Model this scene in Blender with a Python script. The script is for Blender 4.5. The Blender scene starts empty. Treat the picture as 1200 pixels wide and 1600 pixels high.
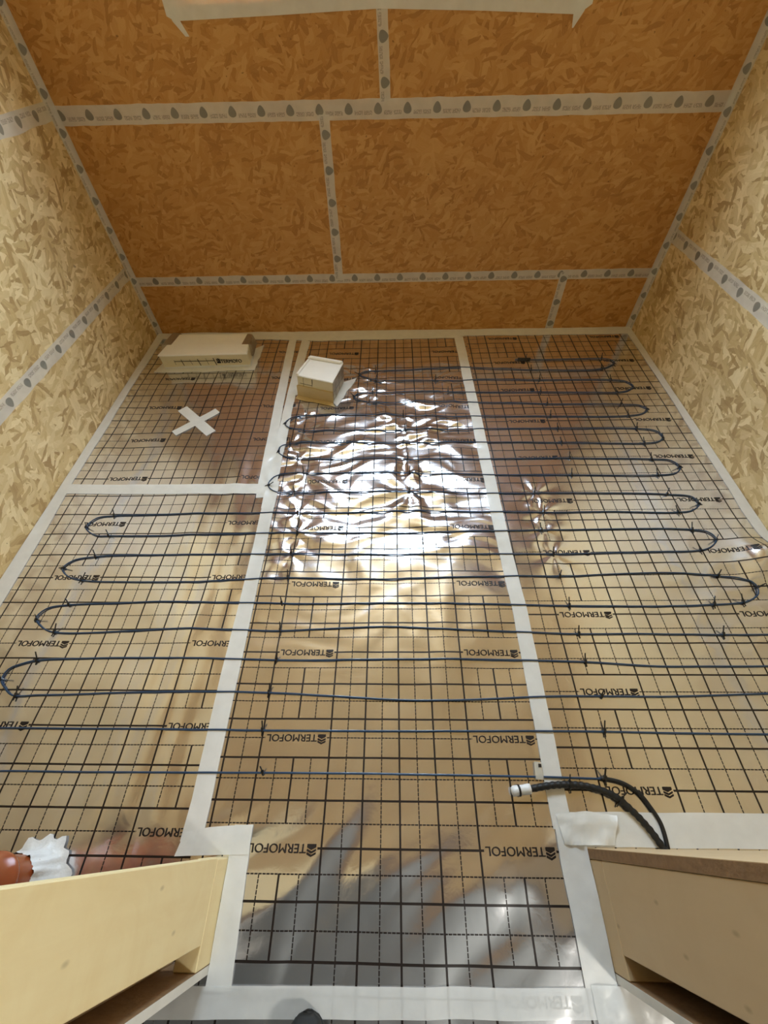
import bpy, bmesh, math, random
import numpy as np
from mathutils import Vector, Matrix

scene = bpy.context.scene
C = scene.collection
random.seed(7)

# ---------------------------------------------------------------- camera
cam = bpy.data.cameras.new('camera'); cam_ob = bpy.data.objects.new('camera', cam); C.objects.link(cam_ob)
cam.sensor_fit = 'HORIZONTAL'; cam.sensor_width = 36.0; cam.lens = 36.0 * 649.47 / 1200.0
cam.clip_start = 0.02; cam.clip_end = 60
right = Vector((0.99956483, 0.01039887, -0.0276047))
down = Vector((-0.00861605, -0.79207282, -0.6103658))
fwd = Vector((-0.02821205, 0.61033802, -0.79163854))
m = Matrix.Identity(4)
for r in range(3):
    m[r][0] = right[r]; m[r][1] = -down[r]; m[r][2] = -fwd[r]
m.translation = Vector((-0.00434, 0.23415, 1.35375))
cam_ob.matrix_world = m
scene.camera = cam_ob

# ---------------------------------------------------------------- world and light
SKY = 8.0
world = bpy.data.worlds.new('overcast_sky'); scene.world = world; world.use_nodes = True
bg = world.node_tree.nodes['Background']
bg.inputs[1].default_value = SKY
_wt = world.node_tree; _tc = _wt.nodes.new('ShaderNodeTexCoord'); _sx = _wt.nodes.new('ShaderNodeSeparateXYZ'); _wt.links.new(_tc.outputs['Generated'], _sx.inputs[0])
_cr = _wt.nodes.new('ShaderNodeValToRGB'); _wt.links.new(_sx.outputs[2], _cr.inputs[0]); _wt.links.new(_cr.outputs[0], bg.inputs[0])
_cr.color_ramp.elements[0].position = 0.0; _cr.color_ramp.elements[0].color = (0.30, 0.31, 0.28, 1)    # ground outside
_cr.color_ramp.elements[1].position = 0.02; _cr.color_ramp.elements[1].color = (0.67, 0.84, 1.0, 1)    # overcast sky

def point_light(name, loc, power, col, size):
    l = bpy.data.lights.new(name, 'POINT'); l.energy = power; l.color = col; l.shadow_soft_size = size
    o = bpy.data.objects.new(name, l); o.location = loc; C.objects.link(o); return o
HALL_FILL = point_light('hall_fill_light', (1.28, -0.80, 1.45), 14.0, (1.0, 0.95, 0.86), 0.12)  # added unseen fill light, brightens the doorway, left jamb and left wall

pl = bpy.data.lights.new('window_portal', 'AREA'); pl.shape = 'RECTANGLE'; pl.size = 1.5; pl.size_y = 1.05
pl.cycles.is_portal = True
po = bpy.data.objects.new('window_portal', pl); C.objects.link(po)
po.location = (-0.065, 2.86, 1.83); po.rotation_euler = (math.radians(-90), 0, 0)

scene.view_settings.view_transform = 'Standard'; scene.view_settings.look = 'None'
scene.view_settings.gamma = 1.0; scene.view_settings.use_curve_mapping = False
scene.view_settings.exposure = 2.1

# ---------------------------------------------------------------- room numbers (metres)
XL, XR = -1.495, 1.428            # side walls
def YF(x): return 2.700 - 0.012 * x   # far wall
ZC = 2.5                          # ceiling
JL, JR = -0.433, 0.469            # door jambs
YI = 0.208                        # inner face of the front wall
YO = -0.022                       # hall side of the front wall
WX0, WX1, WZ0, WZ1 = -0.82, 0.69, 1.30, 2.36   # window opening

# ---------------------------------------------------------------- node helpers
class Nodes:
    def __init__(s, name):
        s.m = bpy.data.materials.new(name); s.m.use_nodes = True
        s.t = s.m.node_tree; s.t.nodes.clear()
        s.out = s.t.nodes.new('ShaderNodeOutputMaterial')
    def n(s, typ, **kw):
        x = s.t.nodes.new(typ)
        for k, v in kw.items(): setattr(x, k, v)
        return x
    def link(s, a, b): s.t.links.new(a, b)
    def put(s, sock, v):
        if hasattr(v, 'links') or isinstance(v, bpy.types.NodeSocket): s.link(v, sock)
        elif v is not None: sock.default_value = v
    def math(s, op, a, b=None, c=None, clamp=False):
        x = s.n('ShaderNodeMath', operation=op, use_clamp=clamp)
        for i, v in enumerate((a, b, c)):
            if v is not None: s.put(x.inputs[i], v)
        return x.outputs[0]
    def mix(s, f, a, b, typ='MIX'):
        x = s.n('ShaderNodeMix', data_type='RGBA', blend_type=typ)
        s.put(x.inputs[0], f); s.put(x.inputs[6], a); s.put(x.inputs[7], b)
        return x.outputs[2]
    def mixf(s, f, a, b):
        x = s.n('ShaderNodeMix', data_type='FLOAT')
        s.put(x.inputs[0], f); s.put(x.inputs[2], a); s.put(x.inputs[3], b)
        return x.outputs[0]
    def bsdf(s, col=None, rough=.5, metal=0., normal=None, **kw):
        b = s.n('ShaderNodeBsdfPrincipled')
        s.put(b.inputs['Base Color'], col); s.put(b.inputs['Roughness'], rough); s.put(b.inputs['Metallic'], metal)
        if normal is not None: s.link(normal, b.inputs['Normal'])
        for k, v in kw.items(): s.put(b.inputs[k.replace('_', ' ')], v)
        return b.outputs[0]
    def noise(s, vec, scale, detail=3, rough=.5, dist=0.):
        x = s.n('ShaderNodeTexNoise'); s.link(vec, x.inputs['Vector'])
        x.inputs['Scale'].default_value = scale; x.inputs['Detail'].default_value = detail
        x.inputs['Roughness'].default_value = rough; x.inputs['Distortion'].default_value = dist
        return x
    def bump(s, h, strength, dist):
        x = s.n('ShaderNodeBump'); x.inputs['Strength'].default_value = strength; x.inputs['Distance'].default_value = dist
        s.link(h, x.inputs['Height']); return x.outputs[0]
    def uv(s): return s.n('ShaderNodeTexCoord').outputs['UV']
    def obj(s): return s.n('ShaderNodeTexCoord').outputs['Object']
    def done(s, sh): s.link(sh, s.out.inputs[0]); return s.m

def c4(r, g, b): return (r, g, b, 1)
def srgb(r, g, b):
    f = lambda c: (c/255/12.92) if c/255 <= .04045 else ((c/255+.055)/1.055)**2.4
    return (f(r), f(g), f(b), 1)

def plain(name, col, rough=.5, metal=0., bump=None, var=.12, vscale=18):
    k = Nodes(name); o = k.obj()
    nz = k.noise(o, vscale, 4)
    dark = tuple(c*(1-var) for c in col[:3])+(1,); lite = tuple(min(1, c*(1+var)) for c in col[:3])+(1,)
    cc = k.mix(nz.outputs[0], dark, lite)
    nrm = None
    if bump: nrm = k.bump(k.noise(o, bump[0], 3).outputs[0], bump[1], bump[2])
    return k.done(k.bsdf(cc, rough, metal, nrm))

def osb_mat(name, lite, mid, dark, contrast=1.0, fine=1.25):
    """oriented strand board: several overlapping layers of long flat strands at different angles"""
    k = Nodes(name); uv = k.uv()
    warp = k.noise(uv, 13, 3)
    wv = k.n('ShaderNodeVectorMath', operation='MULTIPLY_ADD')
    k.link(warp.outputs['Color'], wv.inputs[0]); wv.inputs[1].default_value = (.045, .045, 0); k.link(uv, wv.inputs[2])
    ramp_stops = [(0.0, dark), (0.3, mid), (0.72, tuple((a+b)/2 for a, b in zip(mid, lite))), (1.0, lite)]
    col = None; hgt = None
    specs = [(10, 5.5, 20, 0.0), (95, 6, 25, .50), (48, 6, 28, .50), (140, 6.5, 30, .52), (72, 7, 34, .55), (20, 7.5, 40, .60), (118, 9, 44, .64), (168, 11, 50, .68)]
    for i, (ang, sx, sy, thr) in enumerate(specs):
        mp = k.n('ShaderNodeMapping'); k.link(wv.outputs[0], mp.inputs[0])
        mp.inputs['Rotation'].default_value = (0, 0, math.radians(ang)); mp.inputs['Location'].default_value = (i*3.7, i*1.9, 0)
        sc_ = k.n('ShaderNodeVectorMath', operation='MULTIPLY'); k.link(mp.outputs[0], sc_.inputs[0]); sc_.inputs[1].default_value = (sx*fine, sy*fine, 1)
        vo = k.n('ShaderNodeTexVoronoi', voronoi_dimensions='2D', feature='F1'); k.link(sc_.outputs[0], vo.inputs['Vector'])
        vo.inputs['Scale'].default_value = 1; vo.inputs['Randomness'].default_value = .95
        sep = k.n('ShaderNodeSeparateColor'); k.link(vo.outputs['Color'], sep.inputs[0])
        st = k.n('ShaderNodeMapping'); k.link(sc_.outputs[0], st.inputs[0]); st.inputs['Scale'].default_value = (.8, 7, 1)
        fib = k.noise(st.outputs[0], 1.0, 2)
        val = k.math('ADD', sep.outputs[1], k.math('MULTIPLY', k.math('SUBTRACT', fib.outputs[0], .5), .45), clamp=True)
        rp = k.n('ShaderNodeValToRGB'); k.link(val, rp.inputs[0])
        while len(rp.color_ramp.elements) < 4: rp.color_ramp.elements.new(.5)
        for e, (p, cc) in zip(rp.color_ramp.elements, ramp_stops): e.position = p; e.color = cc
        if col is None: col, hgt = rp.outputs[0], sep.outputs[2]
        else:
            pres = k.math('MULTIPLY', k.math('GREATER_THAN', sep.outputs[0], thr), k.math('LESS_THAN', vo.outputs['Distance'], .62))
            shade = k.math('MULTIPLY', pres, .9)
            col = k.mix(shade, col, rp.outputs[0]); hgt = k.mixf(shade, hgt, sep.outputs[2])
    big = k.noise(uv, 1.3, 2)
    col = k.mix(k.math('MULTIPLY', big.outputs[0], .35), col, mid)
    if contrast < 1: col = k.mix(1-contrast, col, mid)
    # small dark chips and resin spots
    sp = k.noise(uv, 42, 2); spm = k.math('GREATER_THAN', sp.outputs[0], .735)
    col = k.mix(k.math('MULTIPLY', spm, .6), col, tuple(c*.4 for c in dark[:3])+(1,))
    nrm = k.bump(hgt, .35, .0016)
    return k.done(k.bsdf(col, .52, 0, nrm, Specular_IOR_Level=.35))

def ply_mat(name, lite, dark, ang=0, rough=.6):
    """smooth softwood board: stretched grain and a few small knots"""
    k = Nodes(name); uv = k.uv()
    mp = k.n('ShaderNodeMapping'); k.link(uv, mp.inputs[0]); mp.inputs['Scale'].default_value = (26, 1.6, 1)
    g = k.noise(mp.outputs[0], 1.0, 5, .6, .6)
    f = k.noise(uv, 5.5, 4, .6, 2.2)
    v = k.math('ADD', k.math('MULTIPLY', g.outputs[0], .45), k.math('MULTIPLY', f.outputs[0], .6), clamp=True)
    col = k.mix(v, dark, lite)
    mp2 = k.n('ShaderNodeMapping'); k.link(uv, mp2.inputs[0]); mp2.inputs['Scale'].default_value = (9, 4.2, 1)
    vo = k.n('ShaderNodeTexVoronoi', voronoi_dimensions='2D'); k.link(mp2.outputs[0], vo.inputs['Vector']); vo.inputs['Scale'].default_value = 1.0
    knot = k.n('ShaderNodeMapRange'); k.link(vo.outputs['Distance'], knot.inputs[0])
    knot.inputs[1].default_value = .012; knot.inputs[2].default_value = .045; knot.inputs[3].default_value = 1; knot.inputs[4].default_value = 0
    col = k.mix(k.math('MULTIPLY', knot.outputs[0], .40), col, tuple(c*.42 for c in dark[:3])+(1,))
    return k.done(k.bsdf(col, rough, 0, k.bump(g.outputs[0], .15, .001), Specular_IOR_Level=.3))

def foil_mat(name, x0, y0):
    """metallised film with a printed 5 cm raster: full lines every 10 cm, broken lines between, label boxes left blank"""
    k = Nodes(name); sep = k.n('ShaderNodeSeparateXYZ'); k.link(k.obj(), sep.inputs[0])
    X, Y = sep.outputs[0], sep.outputs[1]
    u = k.math('DIVIDE', k.math('SUBTRACT', X, x0), .05); v = k.math('DIVIDE', k.math('SUBTRACT', Y, y0), .05)
    def line(t, along, off):
        nidx = k.math('ROUND', t); d = k.math('ABSOLUTE', k.math('SUBTRACT', t, nidx))
        odd = k.math('GREATER_THAN', k.math('FLOORED_MODULO', nidx, 2.0), .5)
        w = k.mixf(odd, .050, .030)
        ln = k.math('LESS_THAN', d, w)
        ph = k.math('FLOORED_MODULO', k.math('ADD', k.math('MULTIPLY', along, 5.0), off), 1.0)
        dash = k.math('GREATER_THAN', ph, .16)
        keep = k.math('MAXIMUM', k.math('SUBTRACT', 1.0, odd), dash)
        return k.math('MULTIPLY', ln, keep)
    u12 = k.math('FLOORED_MODULO', u, 12.0)
    inner = k.math('MULTIPLY', k.math('GREATER_THAN', u12, .2), k.math('LESS_THAN', u12, 3.8))
    w5 = k.math('ABSOLUTE', k.math('SUBTRACT', k.math('FLOORED_MODULO', k.math('ADD', v, 2.5), 5.0), 2.5))
    hide_v = k.math('MULTIPLY', inner, k.math('LESS_THAN', w5, .99))
    hide_h = k.math('MULTIPLY', inner, k.math('LESS_THAN', w5, .5))
    lv = k.math('MULTIPLY', line(u, v, 0.), k.math('SUBTRACT', 1.0, hide_v))
    lh = k.math('MULTIPLY', line(v, u, .3), k.math('SUBTRACT', 1.0, hide_h))
    mask = k.math('MAXIMUM', lv, lh)
    nz = k.noise(k.obj(), 9, 3)
    mtl = k.bsdf(k.mix(nz.outputs[0], c4(.78, .78, .81), c4(.84, .84, .87)), k.mixf(nz.outputs[0], FOIL_R0, FOIL_R1), .94,
                 k.bump(k.noise(k.obj(), 26, 3, .55, .5).outputs[0], .10, .004))
    ink = k.bsdf(c4(.010, .005, .004), .45, 0)
    ms = k.n('ShaderNodeMixShader'); k.link(mask, ms.inputs[0]); k.link(mtl, ms.inputs[1]); k.link(ink, ms.inputs[2])
    return k.done(ms.outputs[0])
FOIL_R0, FOIL_R1 = .12, .21

def see_through(name, col, alpha, rough=.4, marks=False, bump=(40, .25, .002), tint=None):
    """white film tape; a little of what lies under it shows through"""
    k = Nodes(name); uv = k.uv(); o = k.obj()
    nz = k.noise(o, 22, 4)
    cc = k.mix(nz.outputs[0], tuple(c*.92 for c in col[:3])+(1,), col)
    a = k.math('ADD', alpha-.06, k.math('MULTIPLY', nz.outputs[0], .12), clamp=True)
    if marks:
        sp = k.n('ShaderNodeSeparateXYZ'); k.link(uv, sp.inputs[0]); s, t = sp.outputs[0], sp.outputs[1]
        cell = k.math('FLOORED_MODULO', k.math('DIVIDE', s, .127), 1.0)
        dx = k.math('MULTIPLY', k.math('SUBTRACT', cell, .5), .127)
        dy = k.math('SUBTRACT', t, .002)
        # a drop: wide at one end, pointed at the other
        wdt = k.math('SUBTRACT', .0165, k.math('MULTIPLY', dy, .30))
        ex = k.math('DIVIDE', dx, wdt); ey = k.math('DIVIDE', dy, .0185)
        drop = k.math('LESS_THAN', k.math('ADD', k.math('MULTIPLY', ex, ex), k.math('MULTIPLY', ey, ey)), 1.0)
        cc = k.mix(k.math('MULTIPLY', drop, .8), cc, c4(.09, .10, .08)); a = k.math('MAXIMUM', a, k.math('MULTIPLY', drop, .7))
        # pale print line and clear edges between the drops
        bx = k.math('MULTIPLY', k.math('LESS_THAN', k.math('ABSOLUTE', k.math('SUBTRACT', k.math('ABSOLUTE', k.math('SUBTRACT', cell, .5)), .34)), .14),
                    k.math('LESS_THAN', k.math('ABSOLUTE', k.math('ADD', t, .011)), .007))
        txt = k.math('MULTIPLY', bx, k.math('GREATER_THAN', k.noise(uv, 240, 1).outputs[0], .45))
        cc = k.mix(k.math('MULTIPLY', txt, .45), cc, c4(.16, .17, .15))
    b = k.bsdf(cc, rough, 0, k.bump(k.noise(o, bump[0], 3).outputs[0], bump[1], bump[2]))
    tr = k.n('ShaderNodeBsdfTransparent')
    ms = k.n('ShaderNodeMixShader'); k.put(ms.inputs[0], a); k.link(tr.outputs[0], ms.inputs[1]); k.link(b, ms.inputs[2])
    return k.done(ms.outputs[0])

M = {}
M['osb_side'] = osb_mat('osb_board', c4(.86, .71, .42), c4(.56, .40, .18), c4(.32, .19, .07))
M['osb_far_shaded'] = osb_mat('osb_board_shaded', c4(.62, .355, .125), c4(.445, .208, .050), c4(.28, .115, .024), .75, 1.45)  # same board; dim orange light of the far wall put into its colour
M['ply_pale'] = ply_mat('pale_plywood', c4(.92, .81, .50), c4(.72, .53, .24))
M['ply_tan'] = ply_mat('tan_board', c4(.66, .50, .30), c4(.55, .39, .21))
M['edge'] = plain('board_edge', c4(.27, .155, .07), .8, bump=(90, .5, .003), var=.35, vscale=60)
M['edge_white'] = plain('pale_board_edge', c4(.70, .68, .62), .7)
M['dark_wall'] = plain('hall_plaster', c4(.22, .24, .24), .9)
M['subfloor'] = plain('subfloor_board', c4(.35, .24, .13), .8)
M['membrane'] = plain('wall_core', c4(.30, .24, .16), .9)
M['tape'] = see_through('white_floor_tape', c4(.86, .86, .83), .83, .35)
M['tape2'] = see_through('sheer_floor_tape', c4(.86, .87, .85), .64, .32)
M['seam'] = see_through('stamped_seam_tape', c4(.90, .89, .84), .47, .45, marks=True)
M['cable'] = plain('blue_cable_sheath', c4(.020, .055, .120), .30)
M['black'] = plain('black_plastic', c4(.010, .010, .011), .4)
M['rubber'] = plain('black_conduit', c4(.008, .008, .008), .55, bump=(300, .3, .001))
M['ink'] = plain('printed_ink', c4(.012, .007, .006), .5)
M['white_card'] = plain('white_lid', c4(.84, .82, .77), .5, var=.04)
M['cream'] = plain('cream_film', c4(.70, .62, .42), .35, var=.08, bump=(30, .3, .003))
M['beige'] = plain('beige_tape', c4(.56, .43, .22), .5, var=.1)
M['grey_foil'] = plain('crumpled_grey_foil', c4(.42, .36, .28), .3, .7, bump=(45, .7, .006))
M['pipe'] = plain('orange_brown_pipe', c4(.36, .085, .025), .25, var=.06)
M['white_wrap'] = plain('white_tape_wrap', c4(.82, .83, .83), .35, bump=(38, .6, .006), var=.05)
M['pvc'] = plain('white_window_frame', c4(.80, .80, .80), .3, var=.02)
M['shoe'] = plain('dark_green_leather', c4(.030, .040, .028), .5, bump=(120, .4, .001))
M['sole'] = plain('black_shoe_sole', c4(.012, .013, .012), .7)
M['print_grey'] = plain('grey_print', c4(.28, .27, .24), .6)
def glass_mat():
    k = Nodes('window_pane'); tr = k.n('ShaderNodeBsdfTransparent'); gl = k.n('ShaderNodeBsdfGlossy'); gl.inputs['Roughness'].default_value = .02
    ms = k.n('ShaderNodeMixShader'); ms.inputs[0].default_value = .05; k.link(tr.outputs[0], ms.inputs[1]); k.link(gl.outputs[0], ms.inputs[2])
    return k.done(ms.outputs[0])
M['glass'] = glass_mat()
def clear_mat():
    k = Nodes('clear_plastic'); tr = k.n('ShaderNodeBsdfTransparent'); gl = k.bsdf(c4(.8, .78, .7), .12)
    ms = k.n('ShaderNodeMixShader'); ms.inputs[0].default_value = .4; k.link(tr.outputs[0], ms.inputs[1]); k.link(gl, ms.inputs[2])
    return k.done(ms.outputs[0])
M['clear'] = clear_mat()

# ---------------------------------------------------------------- mesh helpers
def link(name, me, mat=None, parent=None, smooth=False):
    if mat is not None:
        me.materials.clear(); me.materials.append(M[mat] if isinstance(mat, str) else mat)
    if smooth:
        for p in me.polygons: p.use_smooth = True
    o = bpy.data.objects.new(name, me); C.objects.link(o)
    if parent is not None: o.parent = parent
    return o
def from_py(name, v, f, mat=None, parent=None, smooth=False, uv=None):
    me = bpy.data.meshes.new(name); me.from_pydata([tuple(map(float, p)) for p in v], [], [tuple(int(i) for i in q) for q in f]); me.update()
    if uv is not None:
        l = me.uv_layers.new(name='UVMap'); idx = np.zeros(len(me.loops), dtype=np.int32); me.loops.foreach_get('vertex_index', idx)
        l.data.foreach_set('uv', np.asarray(uv, dtype=np.float32)[idx].ravel())
    return link(name, me, mat, parent, smooth)
def tag(o, label=None, cat=None, group=None, kind=None):
    if label: o['label'] = label
    if cat: o['category'] = cat
    if group: o['group'] = group
    if kind: o['kind'] = kind
    return o
def empty(name, loc=(0, 0, 0)):
    o = bpy.data.objects.new(name, None); o.location = loc; o.empty_display_size = .05; C.objects.link(o); return o

BOXF = [(0, 3, 2, 1), (4, 5, 6, 7), (0, 1, 5, 4), (1, 2, 6, 5), (2, 3, 7, 6), (3, 0, 4, 7)]
def box_uv(me, off=None):
    """UVs in metres from the side each face looks to"""
    off = off if off is not None else (random.uniform(0, 40), random.uniform(0, 40))
    l = me.uv_layers.new(name='UVMap')
    for p in me.polygons:
        n = p.normal; a = max(range(3), key=lambda i: abs(n[i]))
        for li in p.loop_indices:
            c = me.vertices[me.loops[li].vertex_index].co
            q = (c.y, c.z) if a == 0 else (c.x, c.z) if a == 1 else (c.x, c.y)
            l.data[li].uv = (q[0]+off[0], q[1]+off[1])
def box(name, x0, x1, y0, y1, z0, z1, mat, parent=None, bevel=0., yfun=None, shear=None):
    bm = bmesh.new()
    vs = [bm.verts.new(p) for p in ((x0, y0, z0), (x1, y0, z0), (x1, y1, z0), (x0, y1, z0), (x0, y0, z1), (x1, y0, z1), (x1, y1, z1), (x0, y1, z1))]
    for f in BOXF: bm.faces.new([vs[i] for i in f])
    if bevel: bmesh.ops.bevel(bm, geom=bm.edges[:], offset=bevel, segments=1, affect='EDGES')
    if yfun:
        for v in bm.verts: v.co.y += yfun(v.co.x)
    bmesh.ops.recalc_face_normals(bm, faces=bm.faces[:])
    me = bpy.data.meshes.new(name); bm.to_mesh(me); bm.free(); box_uv(me)
    return link(name, me, mat, parent)
def tube(name, pts, rad, mat, parent=None, n=8, cap=True):
    """round tube through 3-D points; rad a number or one per point"""
    P = np.array(pts, float); N = len(P); R = np.full(N, rad) if np.isscalar(rad) else np.array(rad, float)
    T = np.gradient(P, axis=0); T /= np.linalg.norm(T, axis=1)[:, None]+1e-12
    ref = np.array([0, 0, 1.]) if abs(T[:, 2]).max() < .9 else np.array([0, 1., 0]) if abs(T[:, 1]).max() < .9 else np.array([1., 0, 0])
    A = np.cross(T, ref); A /= np.linalg.norm(A, axis=1)[:, None]+1e-12; B = np.cross(A, T)
    th = np.arange(n)*2*math.pi/n
    V = (P[:, None, :]+R[:, None, None]*(np.cos(th)[None, :, None]*A[:, None, :]+np.sin(th)[None, :, None]*B[:, None, :])).reshape(-1, 3)
    F = [(i*n+j, i*n+(j+1) % n, (i+1)*n+(j+1) % n, (i+1)*n+j) for i in range(N-1) for j in range(n)]
    if cap: F += [tuple(range(n-1, -1, -1)), tuple((N-1)*n+j for j in range(n))]
    return from_py(name, V, F, mat, parent, True)
def catmull(pts, step):
    P = [np.array(p, float) for p in pts]; P = [2*P[0]-P[1]]+P+[2*P[-1]-P[-2]]; out = []
    for i in range(1, len(P)-2):
        p0, p1, p2, p3 = P[i-1:i+3]
        # centripetal knots keep the bends free of overshoot
        t1 = np.linalg.norm(p1-p0)**.5+1e-9; t2 = t1+np.linalg.norm(p2-p1)**.5+1e-9; t3 = t2+np.linalg.norm(p3-p2)**.5+1e-9
        for t in np.linspace(t1, t2, max(2, int(np.linalg.norm(p2-p1)/step)+1), endpoint=False):
            a1 = (t1-t)/t1*p0+t/t1*p1; a2 = (t2-t)/(t2-t1)*p1+(t-t1)/(t2-t1)*p2; a3 = (t3-t)/(t3-t2)*p2+(t-t2)/(t3-t2)*p3
            b1 = (t2-t)/t2*a1+t/t2*a2; b2 = (t3-t)/(t3-t1)*a2+(t-t1)/(t3-t1)*a3
            out.append((t2-t)/(t2-t1)*b1+(t-t1)/(t2-t1)*b2)
    out.append(P[-2]); return np.array(out)

CABLE = [(0.555,0.355),(0.393,0.358),(-0.043,0.362),(-0.381,0.362),(-0.580,0.361),(-0.890,0.360),(-1.130,0.360),(-1.240,0.357),(-1.280,0.369),(-1.341,0.413),(-1.352,0.456),(-1.312,0.468),(-1.194,0.469),(-0.940,0.470),(-0.689,0.470),(-0.402,0.468),(-0.044,0.468),(0.234,0.470),(0.591,0.470),(0.833,0.467),(1.046,0.466),(1.152,0.465),(1.192,0.477),(1.249,0.520),(1.257,0.563),(1.217,0.575),(1.105,0.575),(0.819,0.566),(0.611,0.566),(0.458,0.565),(0.304,0.559),(0.149,0.553),(-0.006,0.554),(-0.202,0.563),(-0.402,0.573),(-0.744,0.574),(-1.046,0.565),(-1.126,0.563),(-1.207,0.561),(-1.245,0.584),(-1.271,0.609),(-1.266,0.641),(-1.229,0.659),(-1.187,0.670),(-1.037,0.678),(-0.674,0.679),(-0.378,0.673),(0.036,0.676),(0.322,0.676),(0.592,0.668),(0.816,0.655),(0.993,0.655),(1.148,0.656),(1.266,0.658),(1.306,0.670),(1.340,0.707),(1.324,0.744),(1.284,0.756),(1.203,0.756),(1.060,0.756),(0.795,0.760),(0.597,0.760),(0.379,0.769),(0.167,0.776),(-0.026,0.785),(-0.199,0.781),(-0.416,0.772),(-0.703,0.779),(-0.923,0.772),(-1.190,0.768),(-1.243,0.791),(-1.273,0.821),(-1.252,0.853),(-1.175,0.867),(-1.010,0.874),(-0.849,0.879),(-0.410,0.872),(-0.048,0.872),(0.264,0.868),(0.592,0.860),(0.830,0.857),(1.078,0.861),(1.190,0.871),(1.247,0.902),(1.252,0.936),(1.214,0.962),(1.145,0.972),(0.967,0.986),(0.761,0.982),(0.587,0.975),(0.416,0.978),(0.184,0.972),(-0.049,0.967),(-0.403,0.972),(-0.757,0.960),(-0.997,0.958),(-1.174,0.965),(-1.239,0.984),(-1.272,1.017),(-1.246,1.050),(-1.166,1.067),(-0.992,1.075),(-0.792,1.076),(-0.406,1.077),(0.047,1.071),(0.432,1.071),(0.587,1.070),(0.813,1.074),(1.002,1.075),(1.133,1.080),(1.180,1.097),(1.212,1.128),(1.200,1.161),(1.144,1.176),(0.848,1.182),(0.551,1.179),(0.251,1.175),(-0.051,1.172),(-0.395,1.175),(-0.562,1.173),(-0.922,1.167),(-1.157,1.166),(-1.216,1.170),(-1.272,1.211),(-1.249,1.257),(-1.179,1.269),(-1.012,1.274),(-0.851,1.276),(-0.409,1.275),(-0.052,1.277),(0.209,1.278),(0.595,1.267),(0.876,1.267),(1.126,1.261),(1.185,1.270),(1.227,1.303),(1.215,1.340),(1.118,1.355),(0.828,1.366),(0.578,1.369),(0.466,1.370),(0.055,1.379),(-0.163,1.382),(-0.439,1.389),(-0.522,1.390),(-0.559,1.427),(-0.542,1.476),(-0.477,1.494),(-0.397,1.497),(-0.168,1.494),(0.058,1.486),(0.393,1.477),(0.758,1.468),(0.940,1.465),(1.123,1.463),(1.209,1.476),(1.237,1.510),(1.212,1.549),(1.132,1.559),(0.776,1.569),(0.521,1.573),(0.052,1.577),(-0.173,1.585),(-0.452,1.586),(-0.520,1.603),(-0.548,1.633),(-0.540,1.672),(-0.502,1.684),(-0.299,1.689),(0.033,1.683),(0.243,1.683),(0.540,1.681),(0.767,1.673),(1.139,1.661),(1.210,1.673),(1.241,1.702),(1.225,1.742),(1.140,1.762),(0.773,1.770),(0.556,1.775),(0.312,1.775),(0.044,1.772),(-0.182,1.779),(-0.448,1.782),(-0.523,1.802),(-0.550,1.836),(-0.524,1.875),(-0.451,1.888),(-0.187,1.886),(0.037,1.876),(0.384,1.868),(0.758,1.860),(1.133,1.856),(1.213,1.873),(1.242,1.902),(1.216,1.932),(1.126,1.944),(0.764,1.954),(0.590,1.968),(0.203,1.983),(-0.136,1.992),(-0.193,2.014),(-0.218,2.042),(-0.189,2.068),(-0.121,2.072),(0.074,2.072),(0.275,2.066),(0.753,2.053),(1.142,2.043),(1.211,2.062),(1.241,2.094),(1.216,2.134),(1.143,2.148),(0.770,2.159),(0.490,2.173),(0.215,2.169),(-0.107,2.179),(-0.171,2.210),(-0.197,2.240),(-0.170,2.270),(-0.109,2.274),(0.080,2.274),(0.364,2.287),(0.745,2.253),(1.124,2.247),(1.184,2.276),(1.209,2.299),(1.198,2.331),(1.153,2.345),(0.871,2.348),(0.676,2.354)]
TIES = [(-0.381,0.362),(-0.397,0.471),(0.596,0.469),(-0.402,0.573),(0.606,0.560),(-1.200,0.555),(-1.187,0.670),(-0.395,0.673),(0.591,0.664),(-1.269,0.607),(-1.178,0.765),(-0.394,0.770),(0.593,0.760),(1.062,0.760),(-1.266,0.816),(-1.175,0.867),(-0.410,0.872),(0.588,0.860),(1.078,0.861),(-1.174,0.965),(-0.397,0.966),(0.589,0.972),(1.145,0.972),(1.250,0.924),(1.184,0.868),(-1.272,1.017),(-1.166,1.067),(-0.406,1.074),(0.586,1.067),(1.138,1.080),(-1.155,1.163),(-0.395,1.175),(0.570,1.176),(1.143,1.173),(1.204,1.128),(-1.179,1.269),(-0.409,1.275),(0.590,1.267),(-1.273,1.215),(1.121,1.261),(-0.439,1.389),(0.055,1.379),(0.581,1.369),(1.118,1.355),(1.222,1.309),(-0.405,1.493),(0.050,1.483),(0.758,1.468),(1.121,1.459),(-0.556,1.427),(-0.449,1.586),(0.052,1.577),(0.776,1.569),(1.132,1.559),(1.229,1.510),(-0.503,1.689),(0.036,1.683),(0.767,1.673),(1.139,1.661),(-0.545,1.633),(-0.448,1.782),(0.047,1.772),(0.773,1.770),(1.140,1.762),(1.231,1.698),(-0.451,1.888),(0.031,1.876),(0.758,1.860),(1.133,1.856),(-0.544,1.836),(-0.136,1.992),(0.762,1.948),(1.126,1.944),(1.233,1.902),(-0.121,2.072),(0.278,2.061),(0.753,2.053),(1.142,2.043),(-0.211,2.042),(-0.107,2.179),(0.218,2.163),(0.770,2.159),(1.143,2.148),(1.233,2.089),(-0.109,2.274),(0.745,2.253),(1.124,2.247),(-0.193,2.240),(0.729,2.353),(1.153,2.345),(1.200,2.293)]

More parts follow.
